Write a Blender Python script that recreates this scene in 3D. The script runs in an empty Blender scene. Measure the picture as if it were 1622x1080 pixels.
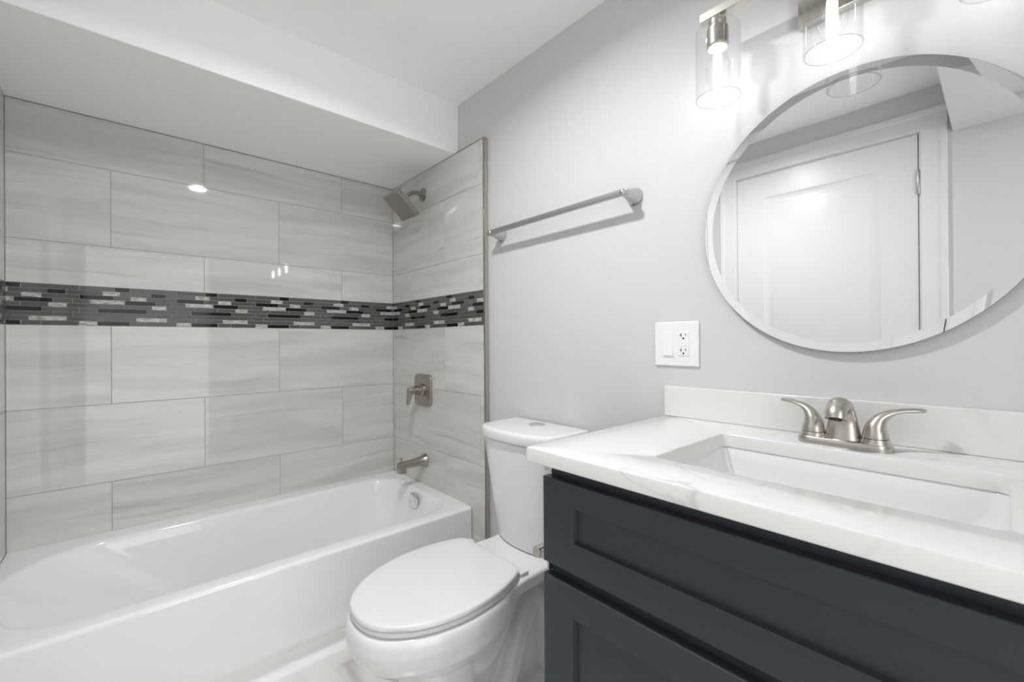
import bpy, bmesh, math, random
from math import sin, cos, pi, sqrt
from mathutils import Vector, Matrix

random.seed(7)
sc = bpy.context.scene
col = sc.collection

# ------------------------------------------------------------------ camera
cam_data = bpy.data.cameras.new('camera')
cam_data.sensor_width = 36.0
cam_data.lens = 15.3565
cam_data.clip_start = 0.01
cam = bpy.data.objects.new('camera', cam_data)
col.objects.link(cam)
CF = Vector((0.66323567, 0.74840757, 0.00213513))
CR = Vector((0.74840165, -0.66321107, -0.0067856))
CU = Vector((0.00366236, -0.00609839, 0.9999747))
CL = Vector((-1.19928, -2.37804, 1.16714))
cam.matrix_world = Matrix(((CR.x, CU.x, -CF.x, CL.x), (CR.y, CU.y, -CF.y, CL.y), (CR.z, CU.z, -CF.z, CL.z), (0, 0, 0, 1)))
sc.camera = cam

# ------------------------------------------------------------------ world and exposure
FILL = 2.1          # even white fill light, let in through the added doorway
w = bpy.data.worlds.new('world'); sc.world = w; w.use_nodes = True
w.node_tree.nodes['Background'].inputs[0].default_value = (1, 1, 1, 1)
w.node_tree.nodes['Background'].inputs[1].default_value = FILL
sc.view_settings.view_transform = 'Standard'
sc.view_settings.look = 'None'
sc.view_settings.gamma = 1.0
sc.view_settings.use_curve_mapping = False
sc.view_settings.exposure = 0.20
cy = sc.cycles
cy.use_denoising = True
cy.max_bounces = 14; cy.diffuse_bounces = 8; cy.glossy_bounces = 6
cy.transmission_bounces = 12; cy.transparent_max_bounces = 24
cy.sample_clamp_indirect = 6.0
cy.caustics_refractive = False; cy.caustics_reflective = False
BULB = 26.0      # emission of each bulb's glowing core
CAN = 12.5         # watts of the recessed ceiling light

# ------------------------------------------------------------------ measured dimensions (metres)
XT = -0.0209          # tile face on the right wall
XL = -1.5209          # tile face on the left wall
XW = -1.54            # painted left wall
ZC = 2.3005           # ceiling
ZA = 2.065            # soffit underside and tile top
ZD, ZE, ZM1, ZM0, ZF, ZG, ZH = 1.8675, 1.558, 1.3965, 1.2425, 0.9295, 0.6185, 0.4212
YT = -0.868           # front edge of the tile
YS = -0.6488          # face of the soffit over the tub
YB = -2.95            # wall behind the camera

# ------------------------------------------------------------------ materials
MATS = {}
def nmat(name):
    m = bpy.data.materials.new(name); m.use_nodes = True
    MATS[name] = m
    return m, m.node_tree.nodes, m.node_tree.links, m.node_tree.nodes['Principled BSDF']

def pmat(name, color, rough=0.5, metal=0.0, coat=0.0, spec=0.5, bump=0.0, bscale=200.0, var=0.0, vscale=5.0, aniso=0.0):
    m, n, l, b = nmat(name)
    b.inputs['Base Color'].default_value = (*color, 1)
    b.inputs['Roughness'].default_value = rough
    b.inputs['Metallic'].default_value = metal
    b.inputs['Coat Weight'].default_value = coat
    b.inputs['Specular IOR Level'].default_value = spec
    tc = n.new('ShaderNodeTexCoord')
    if bump:
        t = n.new('ShaderNodeTexNoise'); t.inputs['Scale'].default_value = bscale; t.inputs['Detail'].default_value = 3
        l.new(tc.outputs['Object'], t.inputs['Vector'])
        bp = n.new('ShaderNodeBump'); bp.inputs['Strength'].default_value = bump; bp.inputs['Distance'].default_value = 0.001
        l.new(t.outputs['Fac'], bp.inputs['Height']); l.new(bp.outputs['Normal'], b.inputs['Normal'])
    t = n.new('ShaderNodeTexNoise'); t.inputs['Scale'].default_value = vscale
    l.new(tc.outputs['Object'], t.inputs['Vector'])
    r = n.new('ShaderNodeMapRange'); r.inputs['To Min'].default_value = max(rough - 0.03, 0.01) ; r.inputs['To Max'].default_value = rough + 0.03
    l.new(t.outputs['Fac'], r.inputs['Value']); l.new(r.outputs['Result'], b.inputs['Roughness'])
    return m

WALL = pmat('wall_paint', (0.625, 0.625, 0.62), 0.55, bump=0.15, bscale=350)
CEIL = pmat('ceiling_paint', (0.92, 0.92, 0.915), 0.75, bump=0.1, bscale=300)
TRIM = pmat('trim_paint', (0.74, 0.74, 0.735), 0.30, spec=0.25, bump=0.03, bscale=120)
PORC = pmat('porcelain', (0.81, 0.81, 0.81), 0.07, coat=0.3)
TUBM = pmat('tub_enamel', (0.88, 0.88, 0.88), 0.10, coat=0.4)
SEATM = pmat('seat_plastic', (0.77, 0.77, 0.77), 0.16)
SINKM = pmat('sink_ceramic', (0.78, 0.78, 0.775), 0.08, coat=0.3)
NICKEL = pmat('brushed_nickel', (0.56, 0.53, 0.48), 0.27, 1.0, bump=0.05, bscale=400)
NICKELD = pmat('dark_brushed_nickel', (0.40, 0.365, 0.325), 0.28, 1.0, bump=0.05, bscale=400)
SATIN = pmat('satin_steel', (0.56, 0.56, 0.56), 0.33, 1.0, bump=0.05, bscale=400)
CHROME = pmat('chrome', (0.80, 0.80, 0.81), 0.08, 1.0)
CAB = pmat('slate_cabinet_paint', (0.031, 0.036, 0.044), 0.42, spec=0.45, bump=0.03, bscale=250)
CABIN = pmat('cabinet_gap_shadow_paint', (0.030, 0.033, 0.040), 0.5)
PLATE = pmat('switch_plastic', (0.84, 0.84, 0.83), 0.30)
DARK = pmat('dark_slot', (0.03, 0.03, 0.03), 0.5)
GREYMARK = pmat('grey_print', (0.22, 0.22, 0.22), 0.5)
GROUT = pmat('tile_grout', (0.36, 0.355, 0.34), 0.8, bump=0.3, bscale=500)
MGROUT = pmat('mosaic_grout', (0.42, 0.415, 0.40), 0.8, bump=0.3, bscale=500)
BACKING = pmat('mirror_backing', (0.10, 0.10, 0.10), 0.5)
SOCK = pmat('white_socket_ceramic', (0.85, 0.83, 0.75), 0.35)

def tile_mat():
    m, n, l, b = nmat('veined_porcelain_tile')
    tc = n.new('ShaderNodeTexCoord'); at = n.new('ShaderNodeAttribute'); at.attribute_name = 'rnd'
    sp = n.new('ShaderNodeSeparateXYZ'); l.new(tc.outputs['Object'], sp.inputs[0])
    add = n.new('ShaderNodeMath'); add.operation = 'ADD'; l.new(sp.outputs[0], add.inputs[0]); l.new(sp.outputs[1], add.inputs[1])
    # a slow wobble so the streaks drift
    cw = n.new('ShaderNodeCombineXYZ'); l.new(add.outputs[0], cw.inputs[0])
    m1 = n.new('ShaderNodeMath'); m1.operation = 'MULTIPLY'; m1.inputs[1].default_value = 37.0; l.new(at.outputs['Fac'], m1.inputs[0]); l.new(m1.outputs[0], cw.inputs[2])
    mz = n.new('ShaderNodeMath'); mz.operation = 'MULTIPLY'; mz.inputs[1].default_value = 1.2; l.new(sp.outputs[2], mz.inputs[0]); l.new(mz.outputs[0], cw.inputs[1])
    wob = n.new('ShaderNodeTexNoise'); wob.inputs['Scale'].default_value = 2.2; wob.inputs['Detail'].default_value = 2; l.new(cw.outputs[0], wob.inputs['Vector'])
    mw = n.new('ShaderNodeMath'); mw.operation = 'MULTIPLY_ADD'; mw.inputs[1].default_value = 0.07; l.new(wob.outputs['Fac'], mw.inputs[0]); l.new(sp.outputs[2], mw.inputs[2])
    # per tile slight slope of the streaks
    sl = n.new('ShaderNodeMath'); sl.operation = 'SUBTRACT'; sl.inputs[1].default_value = 0.5; l.new(at.outputs['Fac'], sl.inputs[0])
    sl2 = n.new('ShaderNodeMath'); sl2.operation = 'MULTIPLY'; sl2.inputs[1].default_value = 0.05; l.new(sl.outputs[0], sl2.inputs[0])
    sl3 = n.new('ShaderNodeMath'); sl3.operation = 'MULTIPLY_ADD'; l.new(add.outputs[0], sl3.inputs[0]); l.new(sl2.outputs[0], sl3.inputs[1]); l.new(mw.outputs[0], sl3.inputs[2])
    def band(sx, sz, scale, detail, lo, hi, off, rough=0.5):
        c = n.new('ShaderNodeCombineXYZ')
        a = n.new('ShaderNodeMath'); a.operation = 'MULTIPLY'; a.inputs[1].default_value = sx; l.new(add.outputs[0], a.inputs[0]); l.new(a.outputs[0], c.inputs[0])
        z = n.new('ShaderNodeMath'); z.operation = 'MULTIPLY'; z.inputs[1].default_value = sz; l.new(sl3.outputs[0], z.inputs[0]); l.new(z.outputs[0], c.inputs[1])
        o = n.new('ShaderNodeMath'); o.operation = 'MULTIPLY_ADD'; o.inputs[1].default_value = 61.0; o.inputs[2].default_value = off; l.new(at.outputs['Fac'], o.inputs[0]); l.new(o.outputs[0], c.inputs[2])
        t = n.new('ShaderNodeTexNoise'); t.inputs['Scale'].default_value = scale; t.inputs['Detail'].default_value = detail; t.inputs['Roughness'].default_value = rough
        l.new(c.outputs[0], t.inputs['Vector'])
        r = n.new('ShaderNodeMapRange'); r.interpolation_type = 'SMOOTHSTEP'
        r.inputs['From Min'].default_value = lo; r.inputs['From Max'].default_value = hi
        l.new(t.outputs['Fac'], r.inputs['Value'])
        return r.outputs['Result']
    soft = band(0.7, 9.0, 1.5, 5, 0.36, 0.68, 0.0, 0.6)
    vein = band(0.9, 20.0, 1.2, 4, 0.60, 0.74, 9.0, 0.55)
    fine = band(1.1, 75.0, 1.4, 3, 0.57, 0.78, 23.0, 0.5)
    warm = band(0.6, 4.0, 1.3, 2, 0.45, 0.70, 41.0)
    def mix(fac, a, bcol, k):
        x = n.new('ShaderNodeMix'); x.data_type = 'RGBA'
        f = n.new('ShaderNodeMath'); f.operation = 'MULTIPLY'; f.inputs[1].default_value = k; l.new(fac, f.inputs[0]); l.new(f.outputs[0], x.inputs[0])
        if isinstance(a, tuple): x.inputs[6].default_value = (*a, 1)
        else: l.new(a, x.inputs[6])
        x.inputs[7].default_value = (*bcol, 1)
        return x.outputs[2]
    c = mix(soft, (0.66, 0.656, 0.640), (0.52, 0.52, 0.51), 0.85)
    c = mix(warm, c, (0.63, 0.61, 0.57), 0.5)
    c = mix(vein, c, (0.36, 0.36, 0.358), 0.62)
    c = mix(fine, c, (0.40, 0.40, 0.398), 0.45)
    l.new(c, b.inputs['Base Color'])
    b.inputs['Roughness'].default_value = 0.035
    b.inputs['Specular IOR Level'].default_value = 0.5
    return m
TILE = tile_mat()

def mosaic_mat(name, color, rough, streak=None):
    m, n, l, b = nmat(name)
    at = n.new('ShaderNodeAttribute'); at.attribute_name = 'rnd'
    tc = n.new('ShaderNodeTexCoord')
    mp = n.new('ShaderNodeMapping'); mp.inputs['Scale'].default_value = (45, 45, 160); l.new(tc.outputs['Object'], mp.inputs[0])
    t = n.new('ShaderNodeTexNoise'); t.inputs['Scale'].default_value = 1.0; t.inputs['Detail'].default_value = 3; l.new(mp.outputs[0], t.inputs['Vector'])
    mx = n.new('ShaderNodeMix'); mx.data_type = 'RGBA'
    mx.inputs[6].default_value = (*color, 1)
    mx.inputs[7].default_value = (*(streak or [min(1, v * 1.35) for v in color]), 1)
    if streak:
        r = n.new('ShaderNodeMapRange'); r.inputs['From Min'].default_value = 0.38; r.inputs['From Max'].default_value = 0.66; l.new(t.outputs['Fac'], r.inputs['Value']); l.new(r.outputs['Result'], mx.inputs[0])
    else:
        l.new(at.outputs['Fac'], mx.inputs[0])
    l.new(mx.outputs[2], b.inputs['Base Color'])
    b.inputs['Roughness'].default_value = rough; b.inputs['Specular IOR Level'].default_value = 0.3
    bp = n.new('ShaderNodeBump'); bp.inputs['Strength'].default_value = 0.15 if streak else 0.05; bp.inputs['Distance'].default_value = 0.001
    l.new(t.outputs['Fac'], bp.inputs['Height']); l.new(bp.outputs['Normal'], b.inputs['Normal'])
    return m
M_GREY = mosaic_mat('grey_mosaic_glass', (0.088, 0.083, 0.079), 0.08)
M_BLACK = mosaic_mat('black_mosaic_glass', (0.006, 0.006, 0.006), 0.06)
M_PEARL = mosaic_mat('silver_mosaic_glass', (0.62, 0.62, 0.60), 0.22, (0.24, 0.24, 0.23))

def quartz_mat():
    m, n, l, b = nmat('white_veined_quartz')
    tc = n.new('ShaderNodeTexCoord')
    d = n.new('ShaderNodeTexNoise'); d.inputs['Scale'].default_value = 5; d.inputs['Detail'].default_value = 5; l.new(tc.outputs['Object'], d.inputs['Vector'])
    mp = n.new('ShaderNodeMapping'); mp.inputs['Rotation'].default_value = (0.4, 0.3, 0.6); mp.inputs['Scale'].default_value = (2.6, 1.3, 2.0); l.new(tc.outputs['Object'], mp.inputs[0])
    av = n.new('ShaderNodeMix'); av.data_type = 'VECTOR'; av.inputs[0].default_value = 0.22; l.new(mp.outputs[0], av.inputs[4]); l.new(d.outputs['Color'], av.inputs[5])
    t = n.new('ShaderNodeTexNoise'); t.inputs['Scale'].default_value = 2.2; t.inputs['Detail'].default_value = 3; l.new(av.outputs[1], t.inputs['Vector'])
    s = n.new('ShaderNodeMath'); s.operation = 'SUBTRACT'; s.inputs[1].default_value = 0.5; l.new(t.outputs['Fac'], s.inputs[0])
    a = n.new('ShaderNodeMath'); a.operation = 'ABSOLUTE'; l.new(s.outputs[0], a.inputs[0])
    r = n.new('ShaderNodeMapRange'); r.inputs['From Min'].default_value = 0.0; r.inputs['From Max'].default_value = 0.010; r.inputs['To Min'].default_value = 1; r.inputs['To Max'].default_value = 0; l.new(a.outputs[0], r.inputs['Value'])
    k = n.new('ShaderNodeTexNoise'); k.inputs['Scale'].default_value = 6; k.inputs['Detail'].default_value = 2; l.new(tc.outputs['Object'], k.inputs['Vector'])
    kr = n.new('ShaderNodeMapRange'); kr.inputs['From Min'].default_value = 0.44; kr.inputs['From Max'].default_value = 0.62; l.new(k.outputs['Fac'], kr.inputs['Value'])
    mu = n.new('ShaderNodeMath'); mu.operation = 'MULTIPLY'; l.new(r.outputs['Result'], mu.inputs[0]); l.new(kr.outputs['Result'], mu.inputs[1])
    mu2 = n.new('ShaderNodeMath'); mu2.operation = 'MULTIPLY'; mu2.inputs[1].default_value = 0.42; l.new(mu.outputs[0], mu2.inputs[0])
    x = n.new('ShaderNodeMix'); x.data_type = 'RGBA'; l.new(mu2.outputs[0], x.inputs[0]); x.inputs[6].default_value = (0.75, 0.747, 0.735, 1); x.inputs[7].default_value = (0.33, 0.33, 0.33, 1)
    l.new(x.outputs[2], b.inputs['Base Color']); b.inputs['Roughness'].default_value = 0.16
    return m
QUARTZ = quartz_mat()

def floor_mat():
    m, n, l, b = nmat('marble_floor_tile')
    tc = n.new('ShaderNodeTexCoord')
    d = n.new('ShaderNodeTexNoise'); d.inputs['Scale'].default_value = 2.5; d.inputs['Detail'].default_value = 6; l.new(tc.outputs['Object'], d.inputs['Vector'])
    mp = n.new('ShaderNodeMapping'); mp.inputs['Rotation'].default_value = (0, 0, 0.9); mp.inputs['Scale'].default_value = (9, 2.2, 1); l.new(tc.outputs['Object'], mp.inputs[0])
    av = n.new('ShaderNodeMix'); av.data_type = 'VECTOR'; av.inputs[0].default_value = 0.35; l.new(mp.outputs[0], av.inputs[4]); l.new(d.outputs['Color'], av.inputs[5])
    t = n.new('ShaderNodeTexNoise'); t.inputs['Scale'].default_value = 1.6; t.inputs['Detail'].default_value = 5; l.new(av.outputs[1], t.inputs['Vector'])
    cr = n.new('ShaderNodeValToRGB')
    e = cr.color_ramp.elements; e[0].position = 0.33; e[0].color = (0.50, 0.475, 0.44, 1); e[1].position = 0.52; e[1].color = (0.74, 0.76, 0.72, 1)
    x = e.new(0.44); x.color = (0.66, 0.66, 0.63, 1)
    l.new(t.outputs['Fac'], cr.inputs[0])
    br = n.new('ShaderNodeTexBrick'); br.inputs['Scale'].default_value = 1.0; br.inputs['Mortar Size'].default_value = 0.002
    br.inputs['Brick Width'].default_value = 0.61; br.inputs['Row Height'].default_value = 0.305
    br.inputs['Color1'].default_value = (1, 1, 1, 1); br.inputs['Color2'].default_value = (1, 1, 1, 1); br.inputs['Mortar'].default_value = (0.6, 0.6, 0.58, 1)
    mpb = n.new('ShaderNodeMapping'); mpb.inputs['Location'].default_value = (0.13, 0.07, 0); l.new(tc.outputs['Object'], mpb.inputs[0]); l.new(mpb.outputs[0], br.inputs['Vector'])
    mm = n.new('ShaderNodeMix'); mm.data_type = 'RGBA'; mm.blend_type = 'MULTIPLY'; mm.inputs[0].default_value = 1; l.new(cr.outputs[0], mm.inputs[6]); l.new(br.outputs[0], mm.inputs[7])
    l.new(mm.outputs[2], b.inputs['Base Color']); b.inputs['Roughness'].default_value = 0.22
    return m
FLOOR = floor_mat()

def emis(name, strength, color=(0.98, 0.99, 1.0)):
    m, n, l, b = nmat(name)
    b.inputs['Base Color'].default_value = (*color, 1)
    b.inputs['Emission Color'].default_value = (*color, 1)
    b.inputs['Emission Strength'].default_value = strength
    return m
GLOW = emis('glowing_filament', BULB)
LED = emis('lit_diffuser', 12.0, (0.985, 0.99, 1.0))

def thin_glass(name, tint=(0.97, 0.975, 0.975), ior=1.45, rough=0.0):
    m = bpy.data.materials.new(name); m.use_nodes = True
    n = m.node_tree.nodes; l = m.node_tree.links; n.clear()
    o = n.new('ShaderNodeOutputMaterial'); tr = n.new('ShaderNodeBsdfTransparent'); tr.inputs[0].default_value = (*tint, 1)
    g = n.new('ShaderNodeBsdfGlossy'); g.inputs['Roughness'].default_value = rough
    # Schlick reflectance, the same from either side of the glass
    lw = n.new('ShaderNodeLayerWeight'); lw.inputs['Blend'].default_value = 0.5
    pw = n.new('ShaderNodeMath'); pw.operation = 'POWER'; pw.inputs[1].default_value = 5.0; l.new(lw.outputs['Facing'], pw.inputs[0])
    f0 = ((ior - 1) / (ior + 1)) ** 2
    f = n.new('ShaderNodeMath'); f.operation = 'MULTIPLY_ADD'; f.inputs[1].default_value = (1 - f0) * 0.45; f.inputs[2].default_value = f0; l.new(pw.outputs[0], f.inputs[0])
    x = n.new('ShaderNodeMixShader'); l.new(f.outputs[0], x.inputs[0]); l.new(tr.outputs[0], x.inputs[1]); l.new(g.outputs[0], x.inputs[2]); l.new(x.outputs[0], o.inputs[0])
    return m
GLASS = thin_glass('clear_shade_glass', (0.985, 0.988, 0.988), rough=0.015)
GRIM = thin_glass('shade_rim_glass', (0.74, 0.75, 0.75), rough=0.05)
BULBG = thin_glass('clear_bulb_glass', (0.98, 0.98, 0.98), 1.35, 0.02)
CLEARP = thin_glass('clear_plastic', (0.93, 0.93, 0.93), 1.5, 0.05)
def mirror_mat():
    m, n, l, b = nmat('mirror_silver')
    b.inputs['Base Color'].default_value = (0.90, 0.905, 0.90, 1); b.inputs['Metallic'].default_value = 1; b.inputs['Roughness'].default_value = 0.0
    return m
MIRR = mirror_mat()

# ------------------------------------------------------------------ mesh helpers
ORG = {}
def finish(name, bm, mats, parent=None, loc=None, smooth=None, bevel=0.0, bseg=2, subsurf=0, recalc=True, bangle=35):
    """Turn a bmesh built in world coordinates into one linked mesh object."""
    if recalc: bmesh.ops.recalc_face_normals(bm, faces=bm.faces)
    if parent is not None:
        base = ORG[parent.name]; o_loc = Vector((0, 0, 0)); org = base
    else:
        if loc is None:
            vs = [v.co for v in bm.verts]
            loc = ((min(v.x for v in vs) + max(v.x for v in vs)) / 2, (min(v.y for v in vs) + max(v.y for v in vs)) / 2, min(v.z for v in vs))
        org = Vector(loc); o_loc = org
    for v in bm.verts: v.co -= org
    me = bpy.data.meshes.new(name); bm.to_mesh(me); bm.free()
    for m in (mats if isinstance(mats, (list, tuple)) else [mats]): me.materials.append(m)
    if smooth is not None:
        me.polygons.foreach_set('use_smooth', [True] * len(me.polygons))
        me.set_sharp_from_angle(angle=math.radians(smooth))
    ob = bpy.data.objects.new(name, me); col.objects.link(ob); ob.location = o_loc
    if parent is not None: ob.parent = parent
    ORG[ob.name] = org
    if bevel:
        md = ob.modifiers.new('bevel', 'BEVEL'); md.width = bevel; md.segments = bseg; md.limit_method = 'ANGLE'; md.angle_limit = math.radians(bangle)
        if smooth is None:
            me.polygons.foreach_set('use_smooth', [True] * len(me.polygons)); me.set_sharp_from_angle(angle=math.radians(30))
            md.harden_normals = False
    if subsurf:
        md = ob.modifiers.new('subdivision', 'SUBSURF'); md.levels = subsurf; md.render_levels = subsurf
    return ob

def tag(o, label, cat, group=None):
    o['label'] = label; o['category'] = cat
    if group: o['group'] = group
    return o
def struct(o):
    o['kind'] = 'structure'; return o
def root(name, loc, label=None, cat=None, group=None):
    o = bpy.data.objects.new(name, None); col.objects.link(o); o.location = loc; o.empty_display_size = 0.05
    ORG[o.name] = Vector(loc)
    if label: tag(o, label, cat, group)
    return o
def NB(): return bmesh.new()

def box(bm, x0, x1, y0, y1, z0, z1, mi=0, M=None):
    vs = [bm.verts.new((x, y, z)) for x in (x0, x1) for y in (y0, y1) for z in (z0, z1)]
    if M is not None:
        for v in vs: v.co = M @ v.co
    F = [(0, 1, 3, 2), (4, 6, 7, 5), (0, 4, 5, 1), (2, 3, 7, 6), (0, 2, 6, 4), (1, 5, 7, 3)]
    fs = [bm.faces.new([vs[i] for i in f]) for f in F]
    for f in fs: f.material_index = mi
    return fs

def loft(bm, rings, cap0=True, cap1=True, closed=True, mi=0):
    R = [[bm.verts.new(p) for p in r] for r in rings]
    n = len(R[0])
    for a, b in zip(R, R[1:]):
        for i in range(n if closed else n - 1):
            j = (i + 1) % n
            f = bm.faces.new((a[i], a[j], b[j], b[i])); f.material_index = mi
    if cap0 and n > 2: f = bm.faces.new(R[0]); f.material_index = mi
    if cap1 and n > 2: f = bm.faces.new(list(reversed(R[-1]))); f.material_index = mi
    return R

def lathe(bm, prof, origin, axis='Z', seg=40, cap=True, mi=0, M=None):
    """prof: (radius, distance along axis) pairs."""
    o = Vector(origin); rings = []
    for r, h in prof:
        ring = []
        for k in range(seg):
            a = 2 * pi * k / seg; c, s = r * cos(a), r * sin(a)
            p = Vector((c, s, h)) if axis == 'Z' else (Vector((h, c, s)) if axis == 'X' else Vector((c, h, s)))
            ring.append((M @ p if M is not None else p) + o)
        rings.append(ring)
    loft(bm, rings, cap and prof[0][0] > 1e-6, cap and prof[-1][0] > 1e-6, mi=mi)
    if any(p[0] <= 1e-6 for p in prof): bmesh.ops.remove_doubles(bm, verts=bm.verts, dist=1e-6)

def tube(bm, pts, rad, seg=16, cap=True, up=Vector((0, 0, 1)), flat=1.0, mi=0):
    """Sweep an ellipse (rad, rad*flat) along pts."""
    pts = [Vector(p) for p in pts]; rad = rad if isinstance(rad, (list, tuple)) else [rad] * len(pts)
    flat = flat if isinstance(flat, (list, tuple)) else [flat] * len(pts)
    rings = []
    for i, p in enumerate(pts):
        t = (pts[min(i + 1, len(pts) - 1)] - pts[max(i - 1, 0)]).normalized()
        s = t.cross(up)
        if s.length < 1e-4: s = t.cross(Vector((0, 1, 0)))
        s.normalize(); u = s.cross(t).normalized()
        rings.append([p + s * (rad[i] * cos(2 * pi * k / seg)) + u * (rad[i] * flat[i] * sin(2 * pi * k / seg)) for k in range(seg)])
    loft(bm, rings, cap, cap, mi=mi)

def spline(pts, n=8):
    P = [Vector(p) for p in pts]; out = []
    for i in range(len(P) - 1):
        a, b, c, d = P[max(i - 1, 0)], P[i], P[i + 1], P[min(i + 2, len(P) - 1)]
        for k in range(n):
            t = k / n
            out.append(0.5 * ((2 * b) + (c - a) * t + (2 * a - 5 * b + 4 * c - d) * t * t + (3 * b - a - 3 * c + d) * t ** 3))
    out.append(P[-1]); return out

def rrect(x0, x1, y0, y1, r, n=8, rr=None):
    """Rounded rectangle outline (2D, counter-clockwise); rr = radius on the x1 side."""
    rr = r if rr is None else rr
    out = []
    for cx, cyy, a0, q in ((x1 - rr, y1 - rr, 0, rr), (x0 + r, y1 - r, 90, r), (x0 + r, y0 + r, 180, r), (x1 - rr, y0 + rr, 270, rr)):
        for k in range(n + 1):
            a = math.radians(a0 + 90 * k / n); out.append((cx + q * cos(a), cyy + q * sin(a)))
    return out

def prism(bm, outline, f0, f1, mi=0):
    """Join two mapped copies of a 2D outline."""
    loft(bm, [[f0(*p) for p in outline], [f1(*p) for p in outline]], mi=mi)

# ------------------------------------------------------------------ tiled surfaces
def tile_rects(u0, u1, rows):
    """rows: (z0, z1, first joint, spacing)."""
    out = []
    for z0, z1, j0, sp in rows:
        k = math.floor((u0 - j0) / sp); js = [u0]
        while True:
            k += 1; j = j0 + k * sp
            if j >= u1 - 0.004: break
            if j > u0 + 0.004: js.append(j)
        js.append(u1)
        out += [(a, b, z0, z1) for a, b in zip(js, js[1:])]
    return out

def slab(bm, lay, rect, P, depth, g, e, mi, rnd):
    """One tile with eased edges. P(u, z, d) maps to world, d = depth behind the face."""
    a, b, z0, z1 = rect; a += g; b -= g; z0 += g; z1 -= g
    if b - a < 0.002: return
    r0 = [bm.verts.new(P(u, z, depth)) for u, z in ((a, z0), (b, z0), (b, z1), (a, z1))]
    r1 = [bm.verts.new(P(u, z, e)) for u, z in ((a, z0), (b, z0), (b, z1), (a, z1))]
    r2 = [bm.verts.new(P(u, z, 0)) for u, z in ((a + e, z0 + e), (b - e, z0 + e), (b - e, z1 - e), (a + e, z1 - e))]
    fs = [bm.faces.new(r2)]
    for p, q in ((r0, r1), (r1, r2)):
        for i in range(4):
            j = (i + 1) % 4; fs.append(bm.faces.new((p[i], p[j], q[j], q[i])))
    for f in fs: f.material_index = mi; f[lay] = rnd

ROWS = lambda js: [(0.0, ZG - 0.3110, js[1], 0.6125), (ZG - 0.3110, ZG, js[0], 0.6125), (ZG, ZF, js[1], 0.6125), (ZF, ZM0, js[0], 0.6125),
                   (ZM1, ZE, js[1], 0.6125), (ZE, ZD, js[0], 0.6125), (ZD, ZA - 0.002, js[1], 0.6125)]
def tile_panel(parent, P, u0, u1, js, depth, zmin, rnd_seed):
    rng = random.Random(rnd_seed)
    bm = NB(); lay = bm.faces.layers.float.new('rnd')
    for r in tile_rects(u0, u1, ROWS(js)):
        if r[3] <= zmin: continue
        slab(bm, lay, (r[0], r[1], max(r[2], zmin), r[3]), P, 0.006, 0.0010, 0.0006, 0, rng.random())
    # the grout bed behind the tiles
    for z0, z1 in ((zmin, ZM0), (ZM1, ZA)):
        vs = [bm.verts.new(P(u, z, d)) for d in (0.0012, depth) for u, z in ((u0, z0), (u1, z0), (u1, z1), (u0, z1))]
        for f in ((0, 1, 2, 3), (4, 5, 6, 7), (0, 1, 5, 4), (1, 2, 6, 5), (2, 3, 7, 6), (3, 0, 4, 7)):
            ff = bm.faces.new([vs[i] for i in f]); ff.material_index = 1
    return finish('tile_panel', bm, [TILE, GROUT], parent)

# one 30 cm sheet of the mosaic, measured along x from the sheet's left edge: (row, start, end, kind)
def wx(c):  # strip chart position -> metres
    t = [(25, -1.5233), (135, -1.4822), (310, -1.4138), (425, -1.3667), (625, -1.2804), (728, -1.2335), (835, -1.1831), (875, -1.1637), (940, -1.1316), (1000, -1.1014),
         (1070, -1.0652), (1135, -1.0308), (1190, -1.0009), (1228, -0.98), (1257, -0.9638), (1312, -0.9325), (1345, -0.9135), (1400, -0.8824), (1432, -0.862), (1485, -0.8298), (1515, -0.8113), (1535, -0.8007)]
    for (a, x), (b, y) in zip(t, t[1:]):
        if c <= b: return x + (y - x) * (c - a) / (b - a)
    return t[-1][1]
SHEET = {0: [(837, 1137, 'G'), (1137, 1319, 'G'), (1319, 1400, 'B')],
         1: [(973, 1067, 'B'), (1067, 1256, 'G'), (1256, 1345, 'W'), (1345, 1513, 'G')],
         2: [(837, 941, 'W'), (941, 1136, 'G'), (1136, 1313, 'B'), (1313, 1404, 'G')],
         3: [(1000, 1102, 'G'), (1102, 1191, 'G'), (1191, 1371, 'W'), (1371, 1535, 'B')],
         4: [(973, 1071, 'W'), (1071, 1250, 'G'), (1250, 1400, 'G'), (1400, 1515, 'G')],
         5: [(941, 1136, 'G'), (1136, 1229, 'G'), (1229, 1485, 'B')],
         6: [(800, 1003, 'G'), (1003, 1103, 'G'), (1103, 1195, 'G'), (1195, 1372, 'G')],
         7: [(873, 1071, 'W'), (1071, 1258, 'G'), (1258, 1431, 'G')],
         8: [(837, 939, 'G'), (939, 1134, 'G'), (1134, 1228, 'W'), (1228, 1400, 'B')]}
PER = 0.3007
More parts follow.
